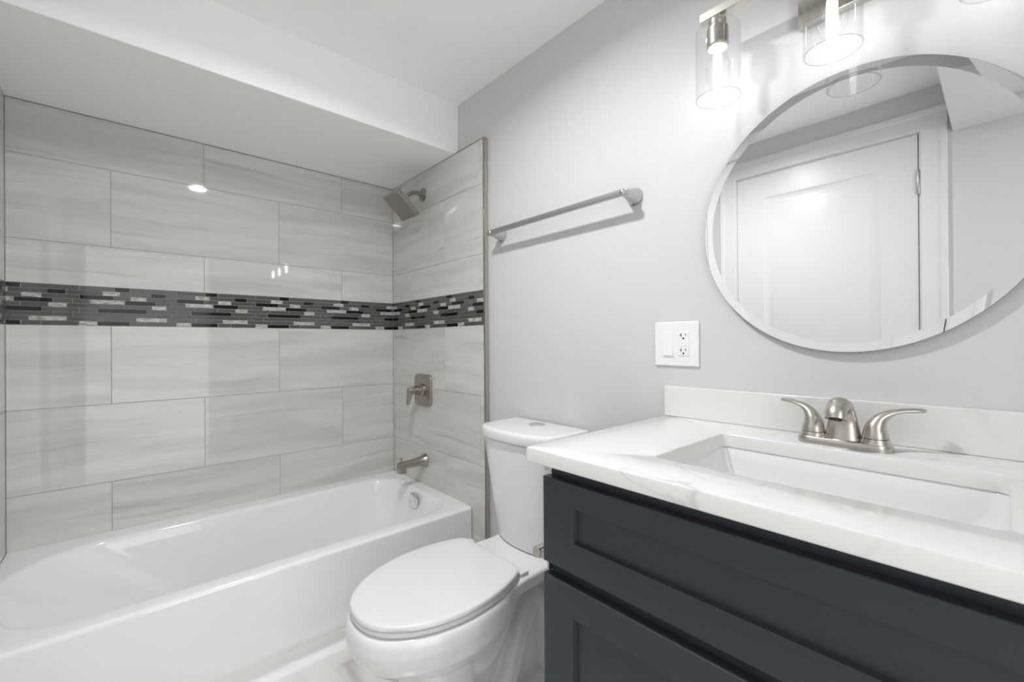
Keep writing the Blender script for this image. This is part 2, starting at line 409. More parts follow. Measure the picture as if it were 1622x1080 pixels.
def mosaic(parent, P, u0, u1, shift, depth, seed, flip=1):
    rng = random.Random(seed); bm = NB(); lay = bm.faces.layers.float.new('rnd')
    h = (ZM1 - ZM0) / 9
    for row, segs in SHEET.items():
        z1 = ZM1 - row * h; z0 = z1 - h
        for a, b, kind in segs:
            a, b = wx(a), wx(b)
            for k in range(-6, 8):
                p, q = a + k * PER + shift, b + k * PER + shift
                if flip < 0: p, q = -q, -p
                p, q = max(p, u0), min(q, u1)
                if q - p < 0.003: continue
                slab(bm, lay, (p, q, z0, z1), P, 0.006, 0.0008, 0.0006, {'G': 0, 'B': 1, 'W': 2}[kind], rng.random())
    vs = [bm.verts.new(P(u, z, d)) for d in (0.0014, depth) for u, z in ((u0, ZM0), (u1, ZM0), (u1, ZM1), (u0, ZM1))]
    for f in ((0, 1, 2, 3), (4, 5, 6, 7), (0, 1, 5, 4), (1, 2, 6, 5), (2, 3, 7, 6), (3, 0, 4, 7)):
        ff = bm.faces.new([vs[i] for i in f]); ff.material_index = 3
    return finish('mosaic_band', bm, [M_GREY, M_BLACK, M_PEARL, MGROUT], parent)

# ------------------------------------------------------------------ the room
bm = NB(); box(bm, XW - 0.3, 0.12, YB - 0.12, 0.12, -0.10, 0.0); floor = struct(finish('floor', bm, FLOOR, loc=(0, 0, 0)))
bm = NB(); box(bm, XW - 0.3, 0.12, YB - 0.12, 0.12, ZC, ZC + 0.1)
ceiling = struct(finish('ceiling', bm, CEIL, loc=(0, 0, ZC)))
bm = NB(); box(bm, XW, 0.0, YS, 0.0, ZA, ZC + 0.002)
soffit = struct(finish('trim_1', bm, CEIL, bevel=0.003))
bm = NB(); box(bm, XW, 0.0, YB, -2.232, 2.072, ZC + 0.002)
struct(finish('trim_2', bm, WALL, bevel=0.003))

bm = NB(); box(bm, 0.0, 0.12, YB - 0.12, 0.12, -0.1, ZC + 0.1); wall_right = struct(finish('wall_right', bm, WALL, loc=(0, 0, 0)))
bm = NB(); box(bm, XW - 0.12, 0.0, 0.02, 0.14, -0.1, ZC + 0.1); wall_back = struct(finish('wall_back', bm, WALL, loc=(0, 0, 0)))
# unseen wall behind the camera, its doorway added to let in the world fill
OX0, OX1, OZ = -1.46, -0.56, 2.04
bm = NB()
box(bm, XW - 0.12, OX0, YB - 0.12, YB, -0.1, ZC + 0.1); box(bm, OX1, 0.12, YB - 0.12, YB, -0.1, ZC + 0.1); box(bm, OX0, OX1, YB - 0.12, YB, OZ, ZC + 0.1)
struct(finish('wall_front', bm, WALL, loc=(0, YB, 0)))
DY0, DY1, DZ = -2.1225, -1.3345, 2.104      # door opening in the left wall
bm = NB()
box(bm, XW - 0.12, XW, DY1 + 0.02, 0.12, -0.1, ZC + 0.1)
box(bm, XW - 0.12, XW, YB, DY0 - 0.02, -0.1, ZC + 0.1)
box(bm, XW - 0.12, XW, DY0 - 0.02, DY1 + 0.02, DZ + 0.02, ZC + 0.1)
wall_left = struct(finish('wall_left', bm, WALL, loc=(XW, 0, 0)))

tile_panel(wall_back, lambda u, z, d: (u, d, z), XL, XT, (-0.0150, -0.3195), 0.0198, ZH - 0.03, 3)
mosaic(wall_back, lambda u, z, d: (u, d, z), XL, XT, 0.0, 0.0198, 5)
PRt = lambda u, z, d: (XT + d, u, z)
PLf = lambda u, z, d: (XL - d, u, z)
tile_panel(wall_right, PRt, YT, 0.0, (-0.5490, -0.2240), 0.0208, 0.0, 11)
mosaic(wall_right, PRt, YT, 0.0, 0.018, 0.0208, 12)
tile_panel(wall_left, PLf, YT, 0.0, (-0.5490, -0.2240), 0.0190, 0.0, 17)
mosaic(wall_left, PLf, YT, 0.0, 0.11, 0.0190, 18)

# brushed metal edge strips that finish the tile, and the fine dark joint under the soffit
for nm, a, b in (('trim_3', XT - 0.0012, -0.0001), ('trim_4', XW + 0.0001, XL + 0.0012)):
    bm = NB(); box(bm, a, b, YT - 0.0035, YT + 0.0005, 0.0, ZA + 0.001)
    if nm == 'trim_3': box(bm, XT - 0.0012, XT + 0.001, YT - 0.0035, YT + 0.006, 0.0, ZA + 0.001)
    struct(finish(nm, bm, NICKEL, bevel=0.0008))
bm = NB(); box(bm, XT - 0.0008, XT + 0.003, YT, YS, ZA - 0.002, ZA + 0.001); struct(finish('trim_5', bm, NICKELD))
bm = NB()
box(bm, XL, XT, -0.0008, 0.0004, ZA - 0.0026, ZA - 0.0002)
box(bm, XT - 0.0006, XT + 0.001, YS, 0.0, ZA - 0.0026, ZA - 0.0002)
box(bm, XL - 0.001, XL + 0.0006, YS, 0.0, ZA - 0.0026, ZA - 0.0002)
struct(finish('trim_6', bm, GROUT))

# baseboards where the walls are bare
def baseboard(name, x0, x1, y0, y1):
    bm = NB(); box(bm, x0, x1, y0, y1, 0.0, 0.09); struct(finish(name, bm, TRIM, bevel=0.003))
baseboard('baseboard_right', -0.014, 0.0, -1.74, YT - 0.004)
baseboard('baseboard_left', XW, XW + 0.014, DY1 + 0.095, YT - 0.004)
baseboard('baseboard_left', XW, XW + 0.014, YB + 0.014, -2.2215)

# ------------------------------------------------------------------ door with casing and hinges
XD = XW + 0.003                       # face of the door slab
door_root = root('door_1', (XW, (DY0 + DY1) / 2, 0)); struct(door_root)
bm = NB()
box(bm, XD - 0.036, XD - 0.011, DY0 + 0.003, DY1 - 0.003, 0.008, DZ - 0.003)
def panel_face(bm, y0, y1, z0, z1, holes):
    """Face sheet with rectangular moulded panels let into it."""
    ys = sorted({y0, y1, *[h[0] for h in holes], *[h[1] for h in holes]}); zs = sorted({z0, z1, *[h[2] for h in holes], *[h[3] for h in holes]})
    V = {}
    def v(y, z):
        if (y, z) not in V: V[(y, z)] = bm.verts.new((XD, y, z))
        return V[(y, z)]
    for a, b in zip(ys, ys[1:]):
        for c, d in zip(zs, zs[1:]):
            if any(h[0] <= a and b <= h[1] and h[2] <= c and d <= h[3] for h in holes): continue
            bm.faces.new((v(a, c), v(b, c), v(b, d), v(a, d)))
    for h in holes:
        prev = [v(h[0], h[2]), v(h[1], h[2]), v(h[1], h[3]), v(h[0], h[3])]
        for ins, dep in ((0.004, 0.004), (0.012, 0.0065), (0.022, 0.0075), (0.030, 0.0075), (0.046, 0.0025), (0.050, 0.0018)):
            cur = [bm.verts.new((XD - dep, y, z)) for y, z in ((h[0] + ins, h[2] + ins), (h[1] - ins, h[2] + ins), (h[1] - ins, h[3] - ins), (h[0] + ins, h[3] - ins))]
            for i in range(4):
                j = (i + 1) % 4; bm.faces.new((prev[i], prev[j], cur[j], cur[i]))
            prev = cur
        bm.faces.new(prev)
    e = [(y0, z0), (y1, z0), (y1, z1), (y0, z1)]
    for i in range(4):
        (a, c), (b, d) = e[i], e[(i + 1) % 4]
        bm.faces.new([bm.verts.new(p) for p in ((XD, a, c), (XD, b, d), (XD - 0.012, b, d), (XD - 0.012, a, c))])
panel_face(bm, DY0 + 0.003, DY1 - 0.003, 0.008, DZ - 0.003, [(-1.986, -1.4755, 0.99, 1.971), (-1.986, -1.4755, 0.20, 0.87)])
finish('door_slab', bm, TRIM, door_root, smooth=20)
bm = NB()      # jamb with stop
for y0, y1 in ((DY0 - 0.019, DY0), (DY1, DY1 + 0.019)): box(bm, XW - 0.119, XW + 0.001, y0, y1, 0, DZ + 0.019)
box(bm, XW - 0.119, XW + 0.001, DY0, DY1, DZ, DZ + 0.019)
finish('door_jamb', bm, TRIM, door_root)
bm = NB()
for y0, y1 in ((DY0, DY0 + 0.012), (DY1 - 0.012, DY1)): box(bm, XW - 0.09, XD - 0.037, y0, y1, 0, DZ)
box(bm, XW - 0.09, XD - 0.037, DY0, DY1, DZ - 0.012, DZ)
finish('door_stop', bm, TRIM, door_root)
def casing(name, y0, y1, z0, z1, horizontal=False, inner=0):
    """Flat casing with a stepped outer bead."""
    bm = NB()
    if horizontal:
        prof = [(z0, 0), (z0, 0.011), (z0 + 0.004, 0.013), (z0 + 0.062, 0.013), (z0 + 0.066, 0.017), (z0 + 0.084, 0.018), (z1, 0.014), (z1, 0)]
        loft(bm, [[(XW + d, y, z) for z, d in prof] for y in (y0, y1)])
    else:
        s = 1 if inner > 0 else -1; a = y0 if inner > 0 else y1; b = y1 if inner > 0 else y0
        prof = [(a, 0), (a, 0.011), (a + s * 0.004, 0.013), (a + s * 0.062, 0.013), (a + s * 0.066, 0.017), (a + s * 0.084, 0.018), (b, 0.014), (b, 0)]
        loft(bm, [[(XW + d, y, z) for y, d in prof] for z in (z0, z1)])
    return finish(name, bm, TRIM, door_root)
casing('side_casing', DY1 + 0.006, DY1 + 0.094, 0, DZ + 0.006, inner=1)
casing('side_casing', DY0 - 0.094, DY0 - 0.006, 0, DZ + 0.006, inner=-1)
casing('head_casing', DY0 - 0.094, DY1 + 0.094, DZ + 0.006, DZ + 0.098, horizontal=True)
for zc in (1.881, 1.05, 0.25):
    bm = NB(); lathe(bm, [(0.003, -0.056), (0.0062, -0.052), (0.0062, 0.052), (0.003, 0.056)], (XD + 0.004, DY0 + 0.001, zc), seg=16)
    for k in (-0.018, 0.018): lathe(bm, [(0.0067, k - 0.001), (0.0067, k + 0.001)], (XD + 0.004, DY0 + 0.001, zc), seg=16)
    box(bm, XD - 0.001, XD + 0.0012, DY0 + 0.001, DY0 + 0.010, zc - 0.05, zc + 0.05)
    h = finish('hinge', bm, SATIN, door_root, smooth=40); h['label'] = 'satin metal hinge'

# ------------------------------------------------------------------ bathtub
tub = root('bathtub', ((XL + XT) / 2, -0.386, 0), 'white alcove bathtub with a plain apron, set between three tiled walls', 'bathtub')
bm = NB()
TX0, TX1, TY0, TY1 = XL + 0.0015, XT - 0.0015, -0.772, -0.0015
def ring(x0, x1, y0, y1, rl, rr, z): return [(x, y, z) for x, y in rrect(x0, x1, y0, y1, rl, 12, rr)]
BX0, BX1, BY0, BY1 = -1.500, -0.083, -0.712, -0.082
levels = [ring(TX0, TX1, TY0, TY1, 0.002, 0.010, ZH - 0.0125),
          ring(TX0, TX1, TY0 + 0.001, TY1, 0.002, 0.011, ZH - 0.008), ring(TX0, TX1, TY0 + 0.0035, TY1, 0.002, 0.012, ZH - 0.0035),
          ring(TX0, TX1, TY0 + 0.008, TY1, 0.002, 0.013, ZH - 0.0008), ring(TX0, TX1, TY0 + 0.0125, TY1, 0.002, 0.014, ZH)]
def basin(ins, z, extra_l=0.0, extra_r=0.0, rl=0.26, rr=0.13):
    k = max(0.04, rl - ins * 0.3)
    return ring(BX0 + ins + extra_l, BX1 - ins - extra_r, BY0 + ins, BY1 - ins, k, max(0.04, rr - ins * 0.2), z)
levels += [basin(-0.006, ZH), basin(0.0, ZH - 0.0008), basin(0.006, ZH - 0.004), basin(0.011, ZH - 0.010), basin(0.015, ZH - 0.020)]
for t in [0.15, 0.3, 0.45, 0.6, 0.75, 0.88, 1.0]:
    z = ZH - 0.020 - t * 0.245
    levels.append(basin(0.015 + 0.035 * t, z, 0.26 * t ** 1.1, 0.02 * t))
for a in (20, 40, 60, 80):
    a = math.radians(a)
    levels.append(basin(0.050 + 0.06 * (1 - cos(a)), ZH - 0.265 - 0.06 * sin(a), 0.26, 0.02))
levels.append(basin(0.18, ZH - 0.330, 0.26, 0.02))
loft(bm, levels, False, True)
# apron: profile swept along x
prof = [(TY0, ZH - 0.0125), (TY0, 0.30), (TY0, 0.150), (TY0 + 0.001, 0.138), (TY0 + 0.006, 0.124), (TY0 + 0.014, 0.114), (TY0 + 0.021, 0.104), (TY0 + 0.023, 0.095),
        (TY0 + 0.022, 0.070), (TY0 + 0.018, 0.062), (TY0 + 0.010, 0.057), (TY0 + 0.003, 0.053), (TY0 + 0.001, 0.048), (TY0 + 0.002, 0.0)]
loft(bm, [[(x, y, z) for y, z in prof] for x in (TX0, TX1 - 0.010)], False, False, closed=False)
loft(bm, [[(TX1 - 0.010 + 0.010 * sin(a), y + 0.010 * (1 - cos(a)), z) for y, z in prof] for a in [0, .3, .6, .9, 1.2, pi / 2]], False, False, closed=False)
bmesh.ops.remove_doubles(bm, verts=bm.verts, dist=0.0004)
finish('tub_shell', bm, TUBM, tub, smooth=50, recalc=False)
bm = NB()
Mo = Matrix.Rotation(math.radians(-8), 3, 'Y')
lathe(bm, [(0.041, 0.004), (0.041, -0.003), (0.037, -0.0065), (0.030, -0.008), (0.0001, -0.0085)], (-0.1175, -0.40, 0.373), 'X', 40, M=Mo)
plate_o = finish('overflow_plate', bm, CHROME, tub, smooth=40); plate_o['label'] = 'round chrome overflow plate'
for dy in (-0.017, 0.017):
    bm = NB(); lathe(bm, [(0.0055, -0.007), (0.0055, -0.010), (0.003, -0.0115)], (-0.1175, -0.40 + dy, 0.373 - dy * 0.3), 'X', 16, M=Mo)
    finish('screw', bm, CHROME, plate_o, smooth=40)

# ------------------------------------------------------------------ shower head, valve and tub spout
sh = root('shower_fixture', (XT, -0.35, 1.945), 'square brushed nickel shower head on a bent arm above the tub', 'shower head')
bm = NB(); lathe(bm, [(0.034, 0.0), (0.034, -0.003), (0.030, -0.007), (0.019, -0.011), (0.013, -0.012)], (XT, -0.35, 1.945), 'X', 36)
finish('flange', bm, NICKELD, sh, smooth=40)
bm = NB(); tube(bm, spline([(XT - 0.004, -0.35, 1.945), (-0.045, -0.35, 1.947), (-0.075, -0.35, 1.946), (-0.102, -0.35, 1.932), (-0.117, -0.35, 1.914)], 6), 0.0105, 18)
finish('arm', bm, NICKELD, sh, smooth=50)
T = 0.728
nrm = Vector((-sin(T), 0, -cos(T))); Mh = Matrix.Rotation(0.026, 3, 'Z'); nrm = Mh @ nrm
uu = Mh @ Vector((cos(T), 0, -sin(T))); ee = Mh @ Vector((0, 1, 0))
HC = Vector((-0.154, -0.35, 1.856))
def hp(a, b, d): return HC + uu * a + ee * b - nrm * d
bm = NB()
o1 = rrect(-0.076, 0.076, -0.076, 0.076, 0.004, 4); 
sc_ = lambda s, d: [hp(a * s, b * s, d) for a, b in o1]
loft(bm, [sc_(0.985, 0.0), sc_(1.0, 0.0015), sc_(1.0, 0.017), sc_(0.97, 0.020), sc_(0.5, 0.024), sc_(0.22, 0.030)])
body = finish('spray_head', bm, NICKELD, sh, smooth=35)
bm = NB()
for i in range(17):
    for j in range(17):
        c = hp(-0.066 + i * 0.00825, -0.066 + j * 0.00825 + (0.004 if i % 2 else 0), 0)
        if j == 16 and i % 2: continue
        loft(bm, [[c + (uu * cos(k * pi / 3) + ee * sin(k * pi / 3)) * r + nrm * d for k in range(6)] for r, d in ((0.0019, -0.0005), (0.0013, 0.0014))], False, True)
finish('nozzle_grid', bm, pmat('grey_nozzle_rubber', (0.13, 0.12, 0.105), 0.45), body)
bm = NB(); q0 = hp(0, 0, 0.028); q1 = Vector((-0.117, -0.35, 1.914))
ax = (q1 - q0); tube(bm, [q0 + ax * t for t in (0, .25, .3, .7, .75, 1)], [0.014, 0.015, 0.018, 0.018, 0.014, 0.0135], 20)
finish('swivel_nut', bm, CHROME, sh, smooth=35)['label'] = 'polished swivel nut'

vv = root('shower_valve', (XT, -0.346, 0.917), 'square brushed nickel shower valve with a lever handle on the tiled wall', 'valve')
bm = NB()
o2 = lambda s: rrect(-0.346 - 0.083 + s, -0.346 + 0.083 - s, 0.917 - 0.083 + s, 0.917 + 0.083 - s, 0.026 - s, 8)
loft(bm, [[(XT - d, y, z) for y, z in o2(s)] for s, d in ((0, 0), (0, 0.006), (0.0015, 0.0085), (0.004, 0.010))])
finish('trim_plate', bm, NICKELD, vv, smooth=35)
bm = NB(); lathe(bm, [(0.034, 0), (0.034, -0.012), (0.030, -0.016), (0.026, -0.018), (0.024, -0.034)], (XT - 0.009, -0.346, 0.917), 'X', 36)
finish('escutcheon', bm, NICKELD, vv, smooth=35)
bm = NB()
lathe(bm, [(0.022, -0.034), (0.022, -0.037), (0.0225, -0.038), (0.0165, -0.080), (0.0150, -0.084)], (XT - 0.006, -0.346, 0.919), 'X', 32)
hx = XT - 0.078
sec = lambda z, x0, x1, w: [(x, -0.346 + y, z) for x, y in rrect(x0, x1, -w, w, 0.003, 3)]
loft(bm, [sec(0.936, hx - 0.008, hx + 0.008, 0.013), sec(0.930, hx - 0.014, hx + 0.014, 0.0155), sec(0.912, hx - 0.015, hx + 0.011, 0.0155), sec(0.895, hx - 0.015, hx - 0.001, 0.0155),
          sec(0.868, hx - 0.017, hx - 0.009, 0.015), sec(0.846, hx - 0.020, hx - 0.014, 0.0145)])
finish('lever_handle', bm, NICKELD, vv, smooth=35)

sp = root('tub_spout', (XT, -0.357, 0.548), 'brushed nickel tub spout with a pull knob, low on the tiled wall', 'spout')
bm = NB()
def sps(x, hw, hh, z, n=24, e=2.6):
    out = []
    for k in range(n):
        a = 2 * pi * k / n; c, s = cos(a), sin(a)
        out.append((x, -0.357 + hw * math.copysign(abs(c) ** (2 / e), c), z + hh * math.copysign(abs(s) ** (2 / e), s)))
    return out
loft(bm, [sps(XT, .035, .035, .550, e=2), sps(XT - .006, .034, .034, .550, e=2), sps(XT - .015, .028, .029, .550, e=2), sps(XT - .035, .022, .0235, .550, e=2), sps(XT - .060, .019, .0205, .549),
          sps(XT - .100, .0185, .0195, .547), sps(XT - .140, .0185, .019, .546), sps(XT - .154, .0175, .018, .545), sps(XT - .158, .012, .013, .545)])
loft(bm, [[(x, -0.357 + y, z) for x, y in rrect(XT - 0.156, XT - 0.116, -0.0185, 0.0185, 0.008, 5)] for z in (0.548, 0.512)])
loft(bm, [[(x, -0.357 + y, z) for x, y in rrect(XT - 0.154, XT - 0.118, -0.0165, 0.0165, 0.007, 5)] for z in (0.513, 0.509)])
spb = finish('spout_body', bm, NICKELD, sp, smooth=35)
bm = NB(); lathe(bm, [(0.0035, 0), (0.0035, 0.012), (0.006, 0.013), (0.006, 0.019), (0.004, 0.021)], (XT - 0.138, -0.357, 0.564), 'Z', 16)
finish('pull_knob', bm, NICKELD, sp, smooth=35)

# ------------------------------------------------------------------ towel bar
tb = root('towel_bar', (0, -1.29, 1.618), 'satin nickel towel bar with flared posts on the painted wall above the toilet', 'towel bar')
BXc, BZc = -0.066, 1.619
for yy in (-0.968, -1.612):
    bm = NB()
    lathe(bm, [(0.027, 0), (0.027, -0.004), (0.0245, -0.012), (0.0195, -0.026), (0.0155, -0.040), (0.0125, -0.054), (0.0115, -0.066), (0.0085, -0.0735), (0.003, -0.076)], (0, yy, BZc), 'X', 40)
    finish('post', bm, SATIN, tb, smooth=45)
bm = NB()
loft(bm, [[(BXc + x, y, BZc + z) for x, z in rrect(-0.0058, 0.0058, -0.0105 * s, 0.0105 * s, 0.004, 5)] for y, s in ((-0.950, .55), (-0.954, .9), (-0.960, 1), (-1.620, 1), (-1.626, .9), (-1.630, .55))])
finish('rail', bm, SATIN, tb, smooth=40)
for yy in (-0.985, -1.595):
    bm = NB(); loft(bm, [[(BXc + x, y, BZc + z) for x, z in rrect(-0.0061, 0.0061, -0.0109, 0.0109, 0.0042, 5)] for y in (yy - 0.0006, yy + 0.0006)])
    finish('rail_joint', bm, GREYMARK, tb)
for yy in (-0.968, -1.612):
    bm = NB(); lathe(bm, [(0.0022, 0), (0.0022, -0.003)], (-0.010, yy, BZc - 0.0245), 'Z', 12)
    finish('set_screw', bm, DARK, tb)

# ------------------------------------------------------------------ wall switch and outlet plate
sw = root('switch_and_outlet_plate', (0, -1.7465, 1.094), 'white two-gang wall plate with a rocker switch and an outlet, above the counter', 'wall plate')
py0, py1, pz0, pz1 = -1.814, -1.679, 1.094, 1.2225
bm = NB(); box(bm, -0.0065, -0.0002, py0, py1, pz0, pz1); finish('cover_plate', bm, PLATE, sw, bevel=0.004, bseg=3)
cyL, cyR, cz = -1.7235, -1.7705, 1.158
for cc in (cyL, cyR):
    bm = NB(); box(bm, -0.0071, -0.006, cc - 0.0185, cc + 0.0185, cz - 0.0365, cz + 0.0365)
    finish('device_frame', bm, PLATE, sw, bevel=0.0006)['label'] = 'slightly raised device frame'
    for dz in (-0.049, 0.049):
        bm = NB(); lathe(bm, [(0.003, 0), (0.003, -0.0012)], (-0.0064, cc, cz + dz), 'X', 16)
        box(bm, -0.0078, -0.0074, cc - 0.0004, cc + 0.0004, cz + dz - 0.0025, cz + dz + 0.0025)
        finish('screw', bm, PLATE, sw, smooth=40)
bm = NB()
loft(bm, [[(-0.007, cyL - 0.0155, cz + z), (-0.007, cyL + 0.0155, cz + z), (-0.007 - d, cyL + 0.0155, cz + z), (-0.007 - d, cyL - 0.0155, cz + z)] for z, d in ((-0.0335, 0.0048), (0.0, 0.0014), (0.0335, 0.0010))])
finish('rocker', bm, PLATE, sw, bevel=0.0006)
bm = NB(); box(bm, -0.0088, -0.007, cyR - 0.0160, cyR + 0.0160, cz - 0.0335, cz + 0.0335); outlet = finish('receptacle', bm, PLATE, sw, bevel=0.0008)
for s in (1, -1):
    z = cz + 0.0175 * s + (0.004 if s > 0 else -0.004)
    bm = NB()
    y_l, y_r = cyR + 0.0065, cyR - 0.0065
    box(bm, -0.0090, -0.0084, y_l - 0.0011, y_l + 0.0011, z - 0.001, z + 0.009)
    box(bm, -0.0090, -0.0084, y_l, y_l + 0.0044, z + 0.0030, z + 0.0052)
    box(bm, -0.0090, -0.0084, y_r - 0.0010, y_r + 0.0010, z + 0.001, z + 0.008)
    lathe(bm, [(0.0029, 0), (0.0029, -0.0006)], (-0.0084, cyR, z - 0.0055), 'X', 16)
    finish('socket_slots', bm, DARK, outlet)
for dz in (-0.0035, 0.0035):
    bm = NB(); box(bm, -0.0098, -0.0086, cyR - 0.006, cyR + 0.006, cz + dz - 0.0022, cz + dz + 0.0022); finish('test_button', bm, PLATE, outlet, bevel=0.0004)

# ------------------------------------------------------------------ mirror
mr = root('round_mirror', (0, -2.1467, 1.4488), 'frameless round mirror with a slanted polished rim, hanging above the sink faucet', 'mirror')
MC = (0, -2.1467, 1.4488); MR = 0.3095
bm = NB(); lathe(bm, [(MR - 0.035, -0.0005), (MR - 0.035, -0.0125)], MC, 'X', 96); finish('backing_board', bm, BACKING, mr, smooth=30)
bm = NB()
lathe(bm, [(MR, -0.0128), (MR, -0.0152)], MC, 'X', 160, cap=False, mi=1)
lathe(bm, [(0.0001, -0.0128), (MR, -0.0128)], MC, 'X', 160, cap=False, mi=1)
# polished bevel, then the flat field; the bevel throws the reflection inwards as cut glass does
lathe(bm, [(MR, -0.0152), (MR - 0.0009, -0.0161)], MC, 'X', 160, cap=False, mi=1)
lathe(bm, [(MR - 0.0009, -0.0161), (MR - 0.0205, -0.0151)], MC, 'X', 160, cap=False, mi=0)
lathe(bm, [(MR - 0.0205, -0.0151), (0.0001, -0.0151)], MC, 'X', 160, cap=False, mi=0)
bmesh.ops.remove_doubles(bm, verts=bm.verts, dist=1e-6)
finish('mirror_glass', bm, [MIRR, pmat('ground_glass_edge', (0.25, 0.26, 0.26), 0.25, spec=0.8)], mr, smooth=1.0)

# ------------------------------------------------------------------ vanity cabinet
VL, VR, XF = -1.7394, -2.570, -0.550
van = root('vanity_cabinet', (-0.28, (VL + VR) / 2, 0), 'dark slate-blue shaker vanity cabinet standing under the white counter', 'cabinet')
bm = NB()
for y0, y1 in ((VR + 0.004, VR + 0.022), (VL - 0.022, VL - 0.004)): box(bm, XF + 0.021, -0.001, y0, y1, 0.10, 0.9200)
box(bm, XF + 0.021, -0.001, VR + 0.022, VL - 0.022, 0.10, 0.118)
box(bm, -0.012, -0.001, VR + 0.022, VL - 0.022, 0.118, 0.9200)
box(bm, XF + 0.021, XF + 0.040, VR + 0.022, VL - 0.022, 0.66, 0.9200)
box(bm, XF + 0.021, XF + 0.040, VR + 0.022, VL - 0.022, 0.118, 0.15)
box(bm, XF + 0.075, -0.001, VR + 0.004, VL - 0.004, 0.0, 0.10)
finish('carcass', bm, CAB, van, bevel=0.001)
def shaker(name, y0, y1, z0, z1, fl, ft, fb, parent, label=None):
    """Front with a sunk flat panel; y0 > y1 in world, x = XF is the outer face."""
    bm = NB(); x0, x1 = XF, XF + 0.020
    ya, yb = min(y0, y1), max(y0, y1)
    O = [(ya, z0), (yb, z0), (yb, z1), (ya, z1)]
    I = [(ya + fl, z0 + fb), (yb - fl, z0 + fb), (yb - fl, z1 - ft), (ya + fl, z1 - ft)]
    J = [(ya + fl + .0024, z0 + fb + .0024), (yb - fl - .0024, z0 + fb + .0024), (yb - fl - .0024, z1 - ft - .0024), (ya + fl + .0024, z1 - ft - .0024)]
    rings = [[(x1, y, z) for y, z in O], [(x0 + 0.0012, y, z) for y, z in O], [(x0, y + (0.0012 if y < (ya + yb) / 2 else -0.0012), z + (0.0012 if z < (z0 + z1) / 2 else -0.0012)) for y, z in O],
             [(x0, y, z) for y, z in I], [(x0 + 0.0095, y, z) for y, z in J]]
    loft(bm, rings)
    return finish(name, bm, CAB, parent, smooth=20)
shaker('drawer_front', VL, VR, 0.7146, 0.8890, 0.081, 0.0465, 0.0600, van)
ymid = -2.1545
shaker('door', VL, ymid + 0.0015, 0.105, 0.6885, 0.0785, 0.0605, 0.0605, van)
shaker('door', ymid - 0.0015, VR, 0.105, 0.6885, 0.0785, 0.0605, 0.0605, van)
bm = NB()
pts = [(-0.538 + 0.006 * cos(a), -1.7375, 0.9065 + 0.0085 * sin(a)) for a in [2 * pi * k / 20 for k in range(20)]]
tube(bm, pts + [pts[0]], 0.0016, 8)
box(bm, -0.5365, -0.5350, -1.7435, -1.732, 0.897, 0.916)
finish('edge_clip', bm, CLEARP, van, smooth=40)['label'] = 'clear plastic clip at the top corner'

# paper holder on the side of the cabinet, facing the toilet
ph = root('paper_holder', (-0.5, -1.7435, 0.70), 'brushed nickel paper holder mounted on the cabinet side facing the toilet', 'paper holder')
bm = NB(); loft(bm, [[(x, y, z) for x, z in rrect(-0.538, -0.490, 0.690, 0.738, 0.006, 5)] for y in (-1.7435, -1.7385)]); finish('mounting_plate', bm, NICKEL, ph, smooth=35)
bm = NB(); loft(bm, [[(x, y, z) for x, z in rrect(-0.531, -0.511, 0.7005, 0.7205, 0.003, 4)] for y in (-1.7385, -1.713)]); finish('stem', bm, NICKEL, ph, smooth=35)
bm = NB(); loft(bm, [[(x, y, z) for y, z in rrect(-1.7125, -1.690, 0.7000, 0.7220, 0.008, 5)] for x in (-0.533, -0.370)]); finish('arm', bm, NICKEL, ph, smooth=35)

# ------------------------------------------------------------------ counter with backsplash, and the undermount sink
KZ, KT = 0.9499, 0.0295
CY0, CY1, CX0 = -2.602, -1.7164, -0.578
ct = root('countertop', (-0.29, (CY0 + CY1) / 2, KZ - KT), 'white quartz countertop with faint grey veins and a rectangular sink opening', 'countertop')
SX0, SX1, SY0, SY1 = -0.4565, -0.1490, -2.381, -1.938
bm = NB()
def ctring(s, z): return [(x, y, z) for x, y in rrect(CX0 + s, -0.0006, CY0 + s, CY1 - s, 0.006, 6, 0.0015)]
def hole(s, z): return [(x, y, z) for x, y in rrect(SX0 - s, SX1 + s, SY0 - s, SY1 + s, 0.016 + s, 6)]
loft(bm, [hole(0.0035, KZ - KT)[:] and hole(0, KZ - KT), hole(0, KZ - 0.003), hole(0.0008, KZ - 0.001), hole(0.0025, KZ), ctring(0.0035, KZ), ctring(0.001, KZ - 0.001), ctring(0, KZ - 0.0035), ctring(0, KZ - KT + 0.002), ctring(0.002, KZ - KT), hole(0, KZ - KT)], False, False)
bmesh.ops.remove_doubles(bm, verts=bm.verts, dist=1e-6)
finish('slab', bm, QUARTZ, ct, smooth=40)
bm = NB(); box(bm, -0.0205, -0.0006, CY0, CY1, KZ + 0.0002, 1.0365); tag(finish('backsplash', bm, QUARTZ, bevel=0.0025, bseg=3), 'low white quartz backsplash strip standing on the counter behind the faucet', 'backsplash')
sk = root('undermount_sink', ((SX0 + SX1) / 2, (SY0 + SY1) / 2, 0.78), 'white rectangular undermount sink basin below the counter opening', 'sink')
bm = NB()
def skr(g, z, r=0.022, l=0.0): return [(x, y, z) for x, y in rrect(SX0 - 0.004 + g, SX1 + 0.004 - g, SY0 - 0.004 + g + l, SY1 + 0.004 - g - l, r, 7)]
zt = KZ - KT - 0.0008
rings = [skr(-0.022, zt, .03), skr(0.0, zt), skr(0.002, zt - 0.003), skr(0.005, zt - 0.03, .026), skr(0.012, zt - 0.07, .03, .01), skr(0.022, zt - 0.100, .035, .02), skr(0.034, zt - 0.118, .04, .03), skr(0.05, zt - 0.126, .045, .03), skr(0.10, zt - 0.130, .04, .03)]
